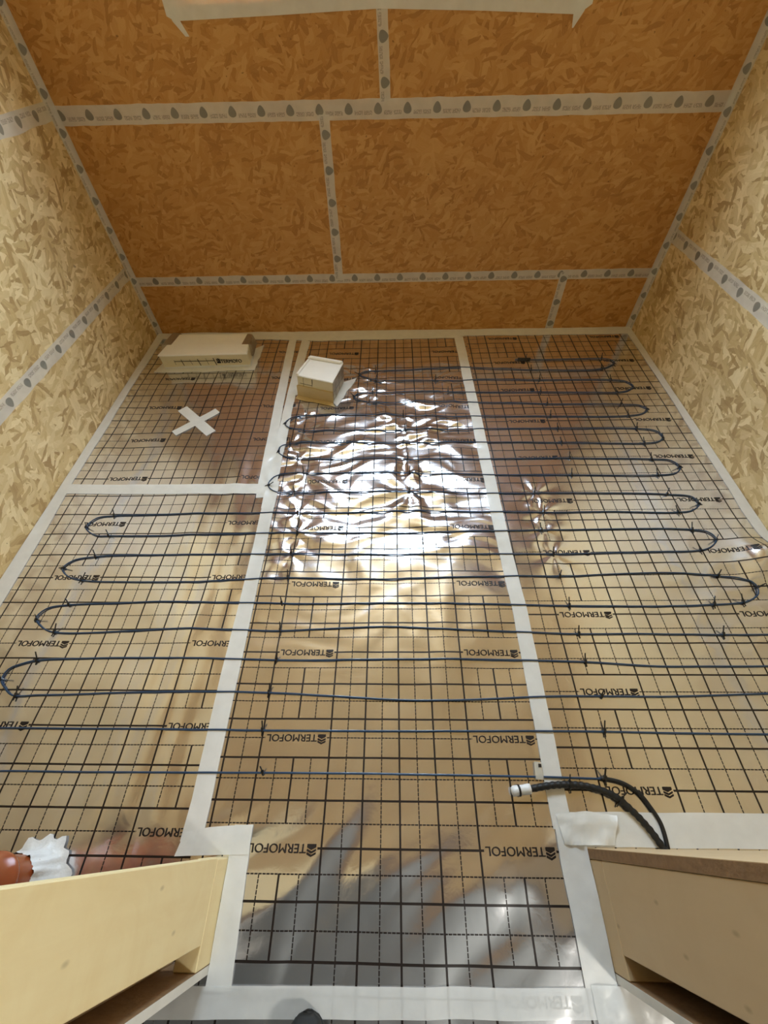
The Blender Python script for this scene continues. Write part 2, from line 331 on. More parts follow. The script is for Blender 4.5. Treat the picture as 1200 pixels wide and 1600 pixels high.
# ---------------------------------------------------------------- lie of the foil: one height function for everything on the floor
_rng = np.random.RandomState(11); _perm = _rng.permutation(512); _ang = _rng.rand(512)*2*math.pi
_gx, _gy = np.cos(_ang), np.sin(_ang)
def perl(x, y, seed=0):
    x = np.asarray(x, float)+seed*17.31; y = np.asarray(y, float)+seed*9.77
    xi = np.floor(x).astype(int); yi = np.floor(y).astype(int); xf = x-xi; yf = y-yi
    def g(ix, iy, dx, dy):
        k = _perm[(_perm[ix % 512]+iy) % 512]; return _gx[k]*dx+_gy[k]*dy
    s = lambda t: t*t*t*(t*(t*6-15)+10)
    a, b = s(xf), s(yf)
    n0 = g(xi, yi, xf, yf)*(1-a)+g(xi+1, yi, xf-1, yf)*a
    n1 = g(xi, yi+1, xf, yf-1)*(1-a)+g(xi+1, yi+1, xf-1, yf-1)*a
    return (n0*(1-b)+n1*b)*1.5
def sstep(a, b, x): t = np.clip((x-a)/(b-a), 0, 1); return t*t*(3-2*t)
PINCH = [(x, y) for x, y in TIES if abs(x) < .6 and y > 1.0]
def H(x, y):
    x = np.asarray(x, float); y = np.asarray(y, float)
    h = .0016*perl(x*2.6, y*2.6, 1)+.0007*perl(x*6, y*6, 2)
    ctr = sstep(-.58, -.50, x)*(1-sstep(.36, .44, x))
    # crumpled middle strip under the window: long creases running mostly across, bent by slow swirls
    zone = np.exp(-((y-1.65)/np.where(y < 1.65, .72, .62))**2)*(1+.35*sstep(1.5, 1.9, y))
    wx = x+.10*perl(x*3, y*3, 3); wy = y+.085*perl(x*3.2, y*3.2, 4)+.12*np.abs(x-.04)*.6
    cr = 1-np.abs(perl(wx*3.2, wy*10.5, 5)); cr2 = 1-np.abs(perl(wx*6, wy*17, 6))
    sw = perl(wx*4.2+wy*2.2, wy*6.5-wx*2.6, 17)+.5*perl(wx*8-wy*4, wy*12+wx*5, 18)
    h = h+ctr*zone*(.0050*(cr**3-.35)+.0022*(cr2**3-.35)+.0090*sw)
    # lower part of the strip: slow waves that run down towards the door
    low = ctr*sstep(1.45, .9, y)
    h = h+low*(.0052*perl(wx*6.0-wy*2.5, wy*2.4, 7)+.0022*perl(wx*12-wy*3, wy*4.5, 8))
    # folds crossing the doorway
    d = sstep(.42, .10, y)*sstep(-.60, -.45, x)*(1-sstep(.44, .55, x))
    s = -.50*x+.86*y+.05*perl(x*3, y*3, 9); a = .86*x+.5*y
    h = h+d*(.0075*perl(a*1.5, s*8.5, 10)+.0020*perl(a*3, s*19, 12))
    # left strip: ripples along the seam tape, quiet towards the wall
    lf = 1-sstep(-.60, -.53, x)
    h = h+lf*(.0040*np.exp(-((x+.70)/.13)**2)*perl(x*15, y*3.4, 13)+.0050*perl(x*4.2+y*2.2, y*3.6, 14)+.0012*perl(x*9, y*8, 19))
    # right strip: fairly flat, lifted and crumpled where it meets the wall beside the cable bend
    rg = sstep(.40, .46, x)
    h = h+rg*(.0024*perl(x*3.6-y*1.2, y*3.6, 15)+.0008*perl(x*9, y*9, 21))
    bulge = np.exp(-((x-1.345)/.085)**2-((y-1.035)/.10)**2)
    h = h+.042*bulge*(1+.35*perl(x*11, y*11, 23))+rg*np.exp(-((x-1.18)/.26)**2-((y-.90)/.22)**2)*.0055*(1-np.abs(perl(x*7+y*3, y*9-x*3, 16)))**2
    # ties pinch the film and throw short creases outwards
    for i, (px, py) in enumerate(PINCH):
        dx, dy = x-px, y-py; r2 = dx*dx+dy*dy
        nb = r2 < .04
        if np.any(nb):
            r = np.sqrt(r2); th = np.arctan2(dy, dx)
            h = h+np.where(nb, (.0021*np.exp(-(r/.075)**2*.6)*np.cos((5+i % 3)*th+i*1.7)*np.clip(r/.02, 0, 1))*np.clip((.2-r)/.06, 0, 1), 0)
    # fan of long creases round the middle row of ties
    for i, (px, py) in enumerate(((.045, 1.40), (.04, 1.62), (.035, 1.82))):
        dx, dy = x-px, y-py; r = np.sqrt(dx*dx+dy*dy); th = np.arctan2(dy, dx)+.5*perl(x*5, y*5, 60+i)
        h = h+ctr*.0042*np.clip(r/.10, 0, 1)**1.5*np.exp(-(r/.30)**2)*np.cos(6*th+i*2.1)
    edge = np.clip((x-XL)/.03, 0, 1)*np.clip((XR-x)/.03, 0, 1)
    return np.maximum(h*edge, -.0045)

# ---------------------------------------------------------------- the setting
floor = tag(box('floor', XL-.1, XR+.1, -1.5, 2.9, -.10, -.006, 'subfloor'), kind='structure')
ceiling = tag(box('ceiling', XL-.14, XR+.14, -1.6, 2.95, ZC+.018, ZC+.12, 'membrane'), kind='structure')
ys = [-.02, .62, 1.30, 1.98, 2.72]
for i in range(len(ys)-1):
    for a, b in ((XL, -.1+.5*(i % 2)), (-.1+.5*(i % 2), XR)):
        box('osb_panel', a+.001, b-.001, ys[i]+.001, ys[i+1]-.001, ZC, ZC+.018, 'osb_side', ceiling)

def prism(name, poly, y0, y1, mat, parent, yfun=None):
    """a sheet cut to a polygon in x and z, thickness along y"""
    n = len(poly); V = [(x, y0, z) for x, z in poly]+[(x, y1, z) for x, z in poly]
    F = [tuple(range(n)), tuple(range(2*n-1, n-1, -1))]+[(i+n, (i+1) % n+n, (i+1) % n, i) for i in range(n)]
    bm = bmesh.new(); vs = [bm.verts.new((x, y+(yfun(x) if yfun else 0), z)) for x, y, z in V]
    for f in F: bm.faces.new([vs[i] for i in f])
    bmesh.ops.triangulate(bm, faces=[f for f in bm.faces if len(f.verts) > 4]); bmesh.ops.recalc_face_normals(bm, faces=bm.faces[:])
    me = bpy.data.meshes.new(name); bm.to_mesh(me); bm.free(); box_uv(me); return link(name, me, mat, parent)
slant = lambda x: -.012*x
def multi_box(name, boxes, mat, yfun=None):
    bm = bmesh.new()
    for x0, x1, y0, y1, z0, z1 in boxes:
        vs = [bm.verts.new((x, y+(yfun(x) if yfun else 0), z)) for x, y, z in ((x0, y0, z0), (x1, y0, z0), (x1, y1, z0), (x0, y1, z0), (x0, y0, z1), (x1, y0, z1), (x1, y1, z1), (x0, y1, z1))]
        for f in BOXF: bm.faces.new([vs[i] for i in f])
    me = bpy.data.meshes.new(name); bm.to_mesh(me); bm.free(); box_uv(me); return link(name, me, mat)
Y0 = 2.700
wall_back = tag(multi_box('wall_back', [(XL-.12, WX0, Y0+.018, Y0+.15, -.1, ZC+.02), (WX1, XR+.12, Y0+.018, Y0+.15, -.1, ZC+.02),
                                        (WX0, WX1, Y0+.018, Y0+.15, -.1, WZ0), (WX0, WX1, Y0+.018, Y0+.15, WZ1, ZC+.02)], 'membrane', slant), kind='structure')
ZH2, ZH1, ZH0 = .311, 1.000, 1.690
g = .001
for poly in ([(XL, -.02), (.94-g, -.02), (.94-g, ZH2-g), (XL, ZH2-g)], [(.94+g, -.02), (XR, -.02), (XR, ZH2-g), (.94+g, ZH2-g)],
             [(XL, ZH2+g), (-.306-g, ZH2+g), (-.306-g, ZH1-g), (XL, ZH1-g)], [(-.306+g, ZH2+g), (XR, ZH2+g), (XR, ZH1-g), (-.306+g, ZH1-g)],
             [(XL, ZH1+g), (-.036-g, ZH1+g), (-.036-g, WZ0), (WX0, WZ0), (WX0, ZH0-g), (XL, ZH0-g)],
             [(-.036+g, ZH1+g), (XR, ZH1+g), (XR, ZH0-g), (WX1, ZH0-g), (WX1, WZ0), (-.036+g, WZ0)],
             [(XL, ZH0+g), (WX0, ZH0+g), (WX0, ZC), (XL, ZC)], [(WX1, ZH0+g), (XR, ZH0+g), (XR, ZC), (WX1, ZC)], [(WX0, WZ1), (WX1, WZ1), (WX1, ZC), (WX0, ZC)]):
    prism('osb_panel', poly, Y0, Y0+.018, 'osb_far_shaded', wall_back, slant)

def side_wall(name, x, sgn, rows, split):
    core = (x-.12, x-.018) if sgn > 0 else (x+.018, x+.12)
    w = tag(box(name, core[0], core[1], -.03, 2.9, -.1, ZC+.02, 'membrane'), kind='structure')
    for i in range(len(rows)-1):
        cuts = [-.02]+split[i]+[2.73]
        for a, b in zip(cuts[:-1], cuts[1:]):
            box('osb_panel', *((x-.018, x) if sgn > 0 else (x, x+.018)), a+g, b-g, rows[i]+g, rows[i+1]-g, 'osb_side', w)
    return w
side_wall('wall_left', XL, 1, [-.02, .378, 1.055, 1.73, ZC], [[], [.55], [], [1.2]])
side_wall('wall_right', XR, -1, [-.02, .497, 1.19, 1.87, ZC], [[], [.7], [], [1.2]])

# front wall with the doorway: lining, jamb boards on a sole plate, open cavity, hall-side sheet
wf = tag(multi_box('wall_front', [(XL, JL-.001, -.022, -.006, -.02, ZC), (JR+.001, XR, -.022, -.006, -.02, ZC), (JL, JR, -.022, -.006, 2.07, ZC),
                                  (JL-.04, JR+.04, -.006, .185, 2.07, 2.13)], 'edge'), kind='structure')
for a, b in ((JL-.0009, JL), (JR, JR+.0009)): box('board_edge', a, b, -.0215, -.0065, -.005, 2.07, 'edge_white', wf)
jl = box('jamb_board', JL-.022, JL, .036, .182, .082, 2.07, 'ply_pale', wf, .0015); jl['label'] = 'pale yellow plywood jamb board'
jr = box('jamb_board', JR, JR+.022, .033, .1865, .072, 2.07, 'ply_tan', wf, .0015); jr['label'] = 'tan jamb board'
box('sole_plate', JL-.05, JL, -.0055, .180, -.005, .081, 'ply_pale', wf, .002)
box('sole_plate', JR, XR, -.0055, .186, -.005, .071, 'ply_tan', wf, .002)
box('stud_or_blocker', JL-.13, JL-.085, -.0055, .034, .0, 2.4, 'ply_tan', wf)  # added behind the jamb slot to darken the cavity
box('stud_or_blocker', JL-.085, JL-.0225, .026, .0355, .083, 2.07, 'ply_tan', wf)  # thin hidden board added to keep window light out of the slot
box('stud_or_blocker', JL-.62, JL-.56, -.005, .10, -.005, 2.4, 'ply_tan', wf)
box('stud_or_blocker', JR+.56, JR+.62, -.005, .186, .072, 2.4, 'ply_tan', wf)
box('lining_board', JR, XR, .1875, YI, -.005, 1.2, 'ply_tan', wf)
box('lining_board', JR, XR, .1875, YI, 1.202, ZC, 'osb_side', wf)
box('lining_board', XL, JL, .1875, YI, 1.15, ZC, 'osb_side', wf)
box('lining_board', JL, JR, .1875, YI, 2.07, ZC, 'osb_side', wf)
# cut edge of the right lining is rough brown strand board
box('board_edge', JR-.0012, JR-.0002, .1885, YI-.001, .0, 1.2, 'edge', wf)

# hall behind the camera
tag(box('ceiling_hall', XL, XR, -1.45, -.023, ZC-.02, ZC+.017, 'dark_wall'), kind='structure')
tag(box('wall_hall_back', XL-.1, XR+.1, -1.55, -1.45, -.1, ZC, 'dark_wall'), kind='structure')
tag(box('wall_hall_left', XL-.1, XL, -1.45, -.03, -.1, ZC, 'dark_wall'), kind='structure')
tag(box('wall_hall_right', XR, XR+.1, -1.45, -.03, -.1, ZC, 'dark_wall'), kind='structure')

# window above the seam tape in the far wall
win = tag(empty('window_1', (-.065, 2.76, WZ0)), kind='structure')
def wpart(name, *a): 
    o = box(name, *a, parent=None, yfun=slant); o.parent = win; o.matrix_parent_inverse = Matrix.Translation(-win.location); return o
FY0, FY1 = 2.765, 2.825
for a in ((WX0, WX0+.06, FY0, FY1, WZ0, WZ1), (WX1-.06, WX1, FY0, FY1, WZ0, WZ1), (WX0+.06, WX1-.06, FY0, FY1, WZ0, WZ0+.06), (WX0+.06, WX1-.06, FY0, FY1, WZ1-.06, WZ1), (-.105, -.025, FY0, FY1, WZ0+.06, WZ1-.06)):
    wpart('window_frame', *a, 'pvc')
wpart('pane', WX0+.06, -.105, 2.79, 2.796, WZ0+.06, WZ1-.06, 'glass'); wpart('pane', -.025, WX1-.06, 2.79, 2.796, WZ0+.06, WZ1-.06, 'glass')

# ---------------------------------------------------------------- foil sheets
FONT_ME = None
def text_shape(body, width, height, bold=0.):
    """flat letters as vertices and triangles, reading along +x, lower left at 0"""
    cu = bpy.data.curves.new('lettering', 'FONT'); cu.body = body; cu.resolution_u = 3; cu.offset = bold
    ob = bpy.data.objects.new('lettering', cu); C.objects.link(ob); bpy.context.view_layer.update()
    dg = bpy.context.evaluated_depsgraph_get(); me = bpy.data.meshes.new_from_object(ob.evaluated_get(dg))
    bpy.data.objects.remove(ob); bpy.data.curves.remove(cu)
    bm = bmesh.new(); bm.from_mesh(me); bpy.data.meshes.remove(me)
    xs = [v.co.x for v in bm.verts]; yy = [v.co.y for v in bm.verts]; x0, x1, y0, y1 = min(xs), max(xs), min(yy), max(yy)
    for v in bm.verts: v.co = Vector(((v.co.x-x0)/(x1-x0)*width, (v.co.y-y0)/(y1-y0)*height, 0))
    return bm
def wordmark(body='TERMOFOL', width=.147, height=.0185, logo=True, fine=.007, bold=0., spread=.0005):
    bm = text_shape(body, width, height, bold)
    if logo:
        for v in bm.verts: v.co.x += .0255*height/.0185
        w = .0225*height/.0185; q = height/.0185
        def poly(pts): bm.faces.new([bm.verts.new((a, b*q, 0)) for a, b in pts])
        poly([(0, 0), (w, 0), (w, .0065), (w/2, .0115), (0, .0065)])
        for dz in (.0095, .0160):
            poly([(0, dz), (w/2, dz+.005), (w/2, dz+.0092), (0, dz+.0042)]); poly([(w/2, dz+.005), (w, dz), (w, dz+.0042), (w/2, dz+.0092)])
    bmesh.ops.triangulate(bm, faces=bm.faces[:])
    for _ in range(3):
        es = [e for e in bm.edges if e.calc_length() > fine]
        if not es: break
        bmesh.ops.subdivide_edges(bm, edges=es, cuts=1, use_grid_fill=False); bmesh.ops.triangulate(bm, faces=[f for f in bm.faces if len(f.verts) > 3])
    bm.verts.index_update()
    V = np.array([v.co[:] for v in bm.verts]); F = [tuple(v.index for v in f.verts) for f in bm.faces]; bm.free()
    # heavier strokes: the same letters twice, a hair apart
    n = len(V); V = np.concatenate([V+[spread, spread*.6, 0], V-[spread, spread*.6, 0]]); F = F+[tuple(i+n for i in f) for f in F]
    return V, F
WM_V, WM_F = wordmark()
WM_W = .147+.0255

def sheet(name, label, x0, x1, y0, y1, px, py, cols, rows, step=.008):
    nx = int((x1-x0)/step)+1; ny = int((y1-y0)/step)+1
    X, Y = np.meshgrid(np.linspace(x0, x1, nx), np.linspace(y0, y1, ny)); Z = H(X, Y)
    V = np.stack([X, Y, Z], -1).reshape(-1, 3); i = np.arange((ny-1)*(nx-1)); r, c = i//(nx-1), i % (nx-1); a = r*nx+c
    F = np.stack([a, a+1, a+nx+1, a+nx], -1)
    me = bpy.data.meshes.new(name); me.vertices.add(len(V)); me.vertices.foreach_set('co', V.astype(np.float32).ravel())
    me.loops.add(F.size); me.loops.foreach_set('vertex_index', F.astype(np.int32).ravel())
    me.polygons.add(len(F)); me.polygons.foreach_set('loop_start', np.arange(0, F.size, 4, dtype=np.int32)); me.update(calc_edges=True); me.validate()
    me.polygons.foreach_set('use_smooth', np.ones(len(F), bool))
    o = tag(link(name, me, foil_mat(name+'_print', px, py)), label, 'foil')
    for cx in cols:
        for cy in rows:
            if not (y0+.02 < cy < y1-.02): continue
            wx = cx-(WM_V[:, 0]-WM_W/2); wy = cy-(WM_V[:, 1]-.0085)
            ok = (wx.min() > x0-.02) and (wx.max() < x1+.02)
            if not ok: continue
            from_py('printed_name', np.stack([wx, wy, H(wx, wy)+.0009], -1), WM_F, 'ink', o)
    return o
sheet('foil_sheet', 'silver heating foil strip along the left wall, printed with a black grid', XL+.002, -.532, .0, 2.71, -1.303, .479, (-1.203, -.603), [.229+.25*k for k in range(11)])
sheet('foil_sheet', 'crumpled silver foil strip down the middle, shining below the window, printed grid', -.531, .424, -.42, 2.70, -.40, .20, (-.30, .30), [-.05+.25*k for k in range(12)])
sheet('foil_sheet', 'silver foil strip along the right wall with printed black grid', .425, XR-.002, .20, 2.69, .54, .33, (.64, 1.24), [.33+.25*k for k in range(11)])
sheet('foil_sheet', 'pinkish foil piece on the hall floor outside the pale jamb', -1.1, -.532, -.42, -.021, -1.303, .479, (), ())
sheet('foil_sheet', 'foil piece on the hall floor outside the tan jamb', .425, 1.2, -.42, -.021, .54, .33, (), ())

# ---------------------------------------------------------------- tape on the floor
def floor_tape(name, label, A, B, mat='tape', layer=1, rough=.0012, crumple=0., seed=0, parent=None, cat='tape', group=None):
    """tape between two edge lines A and B (points in x, y), laid on the foil"""
    A = np.array(A, float); B = np.array(B, float)
    seg = np.linalg.norm((A[1:]+B[1:])/2-(A[:-1]+B[:-1])/2, axis=1); cum = np.r_[0, np.cumsum(seg)]
    n = max(3, int(cum[-1]/.010)+1); s = np.linspace(0, cum[-1], n)
    ip = lambda P: np.stack([np.interp(s, cum, P[:, 0]), np.interp(s, cum, P[:, 1])], -1)
    a, b = ip(A), ip(B); rs = np.random.RandomState(seed+3)
    jit = lambda: (perl(s*9, s*0+seed, 20+seed)*rough)[:, None]
    d = (b-a)/(np.linalg.norm(b-a, axis=1)[:, None]+1e-9); a = a+d*jit(); b = b+d*jit()
    k = max(5, int(np.linalg.norm(b-a, axis=1).max()/.010)+1); t = np.linspace(0, 1, k)
    P = a[:, None, :]*(1-t)[None, :, None]+b[:, None, :]*t[None, :, None]
    Z = H(P[..., 0], P[..., 1])+.0011+.0007*layer
    if crumple: Z = Z+crumple*np.abs(perl(P[..., 0]*28, P[..., 1]*28, 40+seed))+crumple*.6*np.abs(perl(P[..., 0]*60, P[..., 1]*60, 41+seed))
    V = np.concatenate([P, Z[..., None]], -1).reshape(-1, 3)
    F = [(i*k+j, i*k+j+1, (i+1)*k+j+1, (i+1)*k+j) for i in range(n-1) for j in range(k-1)]
    o = from_py(name, V, F, mat, parent, True)
    if label: tag(o, label, cat, group)
    return o
GT = 'white tapes sealing the foil joints on the floor'
yl, yr = YF(XL), YF(XR)
floor_tape('floor_tape', 'white tape along the foot of the left wall', [(XL+.002, y) for y in (.0, .98, 1.47, 2.3, yl-.01)], [(-1.432, .0), (-1.428, .98), (-1.445, 1.47), (-1.447, 2.3), (-1.44, yl-.02)], seed=1, group=GT)
floor_tape('floor_tape', 'white tape along the foot of the right wall', [(1.384, .21), (1.378, 1.2), (1.386, 1.6), (1.390, 2.2), (1.384, yr-.01)], [(XR-.002, .21), (XR-.002, 1.2), (XR-.002, 1.6), (XR-.002, 2.2), (XR-.002, yr-.01)], seed=2, group=GT)
floor_tape('floor_tape', 'white tape along the far wall, left half', [(XL+.003, 2.648), (-.65, 2.612), (-.45, 2.588), (-.02, 2.590)], [(XL+.003, yl-.003), (-.65, 2.704), (-.45, 2.702), (-.02, 2.697)], layer=2, seed=3, group=GT)
floor_tape('floor_tape', 'white tape along the far wall, right half', [(-.03, 2.592), (.35, 2.594), (.42, 2.618), (1.08, 2.606), (XR-.003, 2.602)], [(-.03, 2.697), (.35, 2.693), (.42, 2.692), (1.08, 2.684), (XR-.003, yr-.003)], layer=1, seed=4, group=GT)
floor_tape('floor_tape', 'white tape running crosswise in front of the taped cross', [(XL+.003, 1.390), (-1.43, 1.391), (-.55, 1.381)], [(XL+.003, 1.446), (-1.43, 1.444), (-.55, 1.437)], layer=2, seed=5, group=GT)
floor_tape('floor_tape', 'outer of two white tapes on the left foil joint, far half', [(-.646, 2.61), (-.634, 2.072), (-.616, 1.665), (-.602, 1.36)], [(-.600, 2.61), (-.586, 2.072), (-.567, 1.665), (-.552, 1.36)], layer=1, seed=6, group=GT)
floor_tape('floor_tape', 'inner of two white tapes on the left foil joint, beside the small square box', [(-.566, 2.61), (-.577, 2.07), (-.570, 1.665), (-.567, 1.30)], [(-.515, 2.59), (-.530, 2.07), (-.524, 1.665), (-.520, 1.30)], layer=2, seed=7, group=GT)
floor_tape('floor_tape', 'white tape on the left foil joint from mid room to the doorway', [(-.566, 1.45), (-.562, 1.12), (-.566, .63), (-.563, .30), (-.568, .21)], [(-.513, 1.45), (-.511, 1.12), (-.508, .63), (-.510, .30), (-.513, .21)], layer=3, seed=8, group=GT)
floor_tape('floor_tape', 'white tape on the right foil joint from far wall to doorway', [(.358, 2.60), (.383, 1.17), (.395, .83), (.393, .245)], [(.410, 2.61), (.433, 1.17), (.445, .83), (.443, .245)], layer=2, seed=9, group=GT)
floor_tape('floor_tape', 'wide cream-white tape at the foot of the tan lining', [(.443, .2105), (1.0, .2105), (XR-.01, .2105)], [(.443, .282), (.95, .283), (XR-.01, .285)], layer=2, seed=10, group=GT)
floor_tape('floor_tape', 'crumpled tape patch at the corner of the tan jamb', [(.412, .214), (.470, .212), (.538, .215)], [(.405, .276), (.480, .282), (.562, .276)], layer=4, rough=.006, crumple=.010, seed=11, group=GT)
floor_tape('floor_tape', 'white tape on the floor along the tan jamb', [(.397, .262), (.396, .21), (.398, -.03)], [(.468, .262), (.468, .21), (.468, -.03)], layer=3, crumple=.0015, seed=12, group=GT)
floor_tape('floor_tape', 'white tape on the floor along the pale plywood jamb', [(JL+.001, .246), (JL+.001, .10), (JL+.001, -.045)], [(-.384, .246), (-.379, .10), (-.374, -.045)], layer=3, crumple=.0015, seed=13, group=GT)
floor_tape('floor_tape', 'short white tape patch from the left joint to the pale jamb', [(-.572, .180), (-.500, .183), (-.384, .186)], [(-.560, .228), (-.500, .240), (-.383, .247)], layer=4, crumple=.002, seed=14, group=GT)
floor_tape('floor_tape', 'sheer white tape across the doorway by the shoe', [(-.62, -.090), (.1, -.0775), (.72, -.070)], [(-.62, -.040), (.1, -.031), (.72, -.026)], 'tape2', layer=5, seed=15, group=GT)
floor_tape('floor_tape', 'wrinkled white film spread outside the tan jamb', [(.41, -.16), (.75, -.19), (1.0, -.22)], [(.41, -.024), (.75, -.026), (1.0, -.03)], 'tape2', layer=6, crumple=.006, seed=16, group=GT)

cross = tag(empty('tape_cross', (-1.0, 1.87, 0)), 'cross of two white tape strips stuck on the foil before the long box', 'tape')
def xs(p, q, w, lay, sd):
    p, q = np.array(p), np.array(q); d = (q-p)/np.linalg.norm(q-p); nrm = np.array([-d[1], d[0]])*w/2
    o = floor_tape('tape_strip', None, [p-nrm, q-nrm], [p+nrm, q+nrm], 'tape', lay, seed=sd)
    o.parent = cross; o.matrix_parent_inverse = Matrix.Translation(-cross.location)
xs((-1.108, 1.968), (-.905, 1.775), .052, 2, 17); xs((-.918, 1.948), (-1.088, 1.772), .045, 4, 18)

# ---------------------------------------------------------------- stamped tape on the wall joints
def wall_tape(label, P, Q, width, normal, lift=.0012, end_jit=.0, seed=0, fold=None):
    """strip from P to Q on a wall; UV runs in metres along and across"""
    P, Q, nrm = np.array(P, float), np.array(Q, float), np.array(normal, float); d = Q-P; L = np.linalg.norm(d); d /= L; w = np.cross(nrm, d)
    n = max(2, int(L/.03)); V, UV = [], []
    for i in range(n+1):
        s = L*i/n; e0 = -.5+.5*.06*float(perl(s*14, seed, 50+seed)); e1 = .5+.5*.10*float(perl(s*14, seed+3, 60+seed))
        for t in (e0, 0, e1):
            V.append(P+d*s+w*t*width+nrm*(lift+.0004*float(perl(s*10, t*3, 70+seed)))); UV.append((s+seed*.031, t*width))
    F = [(3*i+j, 3*i+j+1, 3*i+j+4, 3*i+j+3) for i in range(n) for j in range(2)]
    return tag(from_py('seam_tape', V, F, 'seam', None, True, UV), label, 'tape', 'stamped tapes over the wall board joints')
ny = (-.012, -1, 0)
bk = lambda x, z: (x, YF(x), z)
wall_tape('stamped tape over the upper level joint of the far wall', bk(XL, 1.008), bk(XR, .985), .066, ny, seed=1)
wall_tape('stamped tape over the lower level joint of the far wall', bk(XL, .311), bk(XR, .308), .050, ny, seed=2)
wall_tape('short upright stamped tape under the window on the far wall', bk(-.040, 1.30), bk(-.033, 1.02), .045, ny, .0016, seed=3)
wall_tape('long upright stamped tape in the middle of the far wall', bk(-.302, .985), bk(-.312, .300), .046, ny, .0016, seed=4)
wall_tape('short upright stamped tape low on the right of the far wall', bk(.940, .320), bk(.941, .0), .046, ny, .0016, seed=5)
wall_tape('stamped tape on the lower joint of the left wall', (XL, 2.685, .368), (XL, .3, .392), .062, (1, 0, 0), seed=6)
wall_tape('stamped tape on the upper joint of the left wall', (XL, 2.69, 1.028), (XL, .3, 1.075), .062, (1, 0, 0), seed=7)
wall_tape('stamped tape on the joint of the right wall', (XR, .3, .535), (XR, 2.67, .496), .062, (-1, 0, 0), seed=8)
def corner_tape(label, x, y, sx, sd):
    V, UV = [], []; n = 44; z1 = 2.4
    for i in range(n+1):
        z = z1*i/n; j = .002*float(perl(z*9, sd, 80))
        V += [(x+sx*(.0014), y-.030+j, z), (x+sx*.004, y-.004, z), (x+sx*(.028+j), y-.0018-.012*sx*.03, z)]
        UV += [(z, -.028), (z, 0), (z, .028)]
    F = [(3*i+j, 3*i+j+1, 3*i+j+4, 3*i+j+3) for i in range(n) for j in range(2)]
    tag(from_py('corner_tape', V, F, 'seam', None, True, UV), label, 'tape', 'stamped tapes over the wall board joints')
corner_tape('folded stamped tape up the far left corner', XL, YF(XL), 1, 9)
corner_tape('folded stamped tape up the far right corner', XR, YF(XR), -1, 10)
# plain tape under the window with frayed ends
def plain_wall_tape(label, pts, lift, sd):
    n = len(pts)//2; V = [(x, YF(x)-lift, z) for x, z in pts]
    F = [(i, i+1, 2*n-2-i, 2*n-1-i) for i in range(n-1)]
    tag(from_py('window_tape', V, F, 'tape2'), label, 'tape')
plain_wall_tape('pale tape band along the bottom of the window on the far wall',
    [(-.868, 1.325), (-.868, 1.275), (-.84, 1.262), (-.45, 1.266), (-.05, 1.272), (.35, 1.256), (.70, 1.238), (.745, 1.262), (.745, 1.315), (.70, 1.325), (.35, 1.335), (-.05, 1.335), (-.45, 1.335), (-.84, 1.335)][:14], .0022, 1)
plain_wall_tape('frayed tape end hanging at the left end of the window band', [(-.862, 1.30), (-.850, 1.262), (-.815, 1.222), (-.800, 1.222), (-.820, 1.262), (-.825, 1.30)], .003, 2)
plain_wall_tape('frayed tape end hanging at the right end of the window band', [(.685, 1.28), (.683, 1.235), (.688, 1.205), (.693, 1.205), (.72, 1.245), (.735, 1.28)], .003, 3)

# ---------------------------------------------------------------- boxes standing on the foil
def face_print(name, parent, V, F, origin, ux, uz, nrm, mat='ink', lift=.0008):
    o, ux, uz, nrm = map(lambda q: np.array(q, float), (origin, ux, uz, nrm))
    P = o+V[:, :1]*ux+V[:, 1:2]*uz+nrm*lift
    return from_py(name, P, F, mat, parent)
def bars(rects):
    V, F = [], []
    for (x0, y0, x1, y1, w) in rects:
        p, q = np.array((x0, y0)), np.array((x1, y1)); d = (q-p)/np.linalg.norm(q-p); n = np.array((-d[1], d[0]))*w/2; b = len(V)
        V += [(*(p-n), 0), (*(q-n), 0), (*(q+n), 0), (*(p+n), 0)]; F.append((b, b+1, b+2, b+3))
    return np.array(V), F
def hexa(name, bot, top, zb, zt, mat, parent, bevel=0.):
    """box with its own four corners at the bottom and at the top"""
    bm = bmesh.new(); vs = [bm.verts.new((x, y, zb)) for x, y in bot]+[bm.verts.new((x, y, zt)) for x, y in top]
    for f in BOXF: bm.faces.new([vs[i] for i in f])
    if bevel: bmesh.ops.bevel(bm, geom=bm.edges[:], offset=bevel, segments=2, affect='EDGES')
    bmesh.ops.recalc_face_normals(bm, faces=bm.faces[:])
    me = bpy.data.meshes.new(name); bm.to_mesh(me); bm.free(); box_uv(me); return link(name, me, mat, parent)
def skirt(name, ring, out, z0, mat, parent, seed):
    """tape flange: climbs a little up the sides and spreads on the foil"""
    V, F = [], []; n = len(ring)
    rs = random.Random(seed)
    for (x, y), (ox, oy) in zip(ring, out):
        V += [(x, y, z0), (x*.999, y, .003+float(H(x, y))+.002), (ox, oy, float(H(ox, oy))+.0024)]
    for i in range(n-1):
        for j in range(2): a = 3*i+j; F.append((a, a+1, a+4, a+3))
    return from_py(name, V, F, mat, parent)
def lerp_ring(pts, k, jit=0., seed=0):
    rs = random.Random(seed); out = []
    for p, q in zip(pts[:-1], pts[1:]):
        for i in range(k): t = i/k; out.append((p[0]+(q[0]-p[0])*t+rs.uniform(-jit, jit), p[1]+(q[1]-p[1])*t+rs.uniform(-jit, jit)))
    out.append(pts[-1]); return out

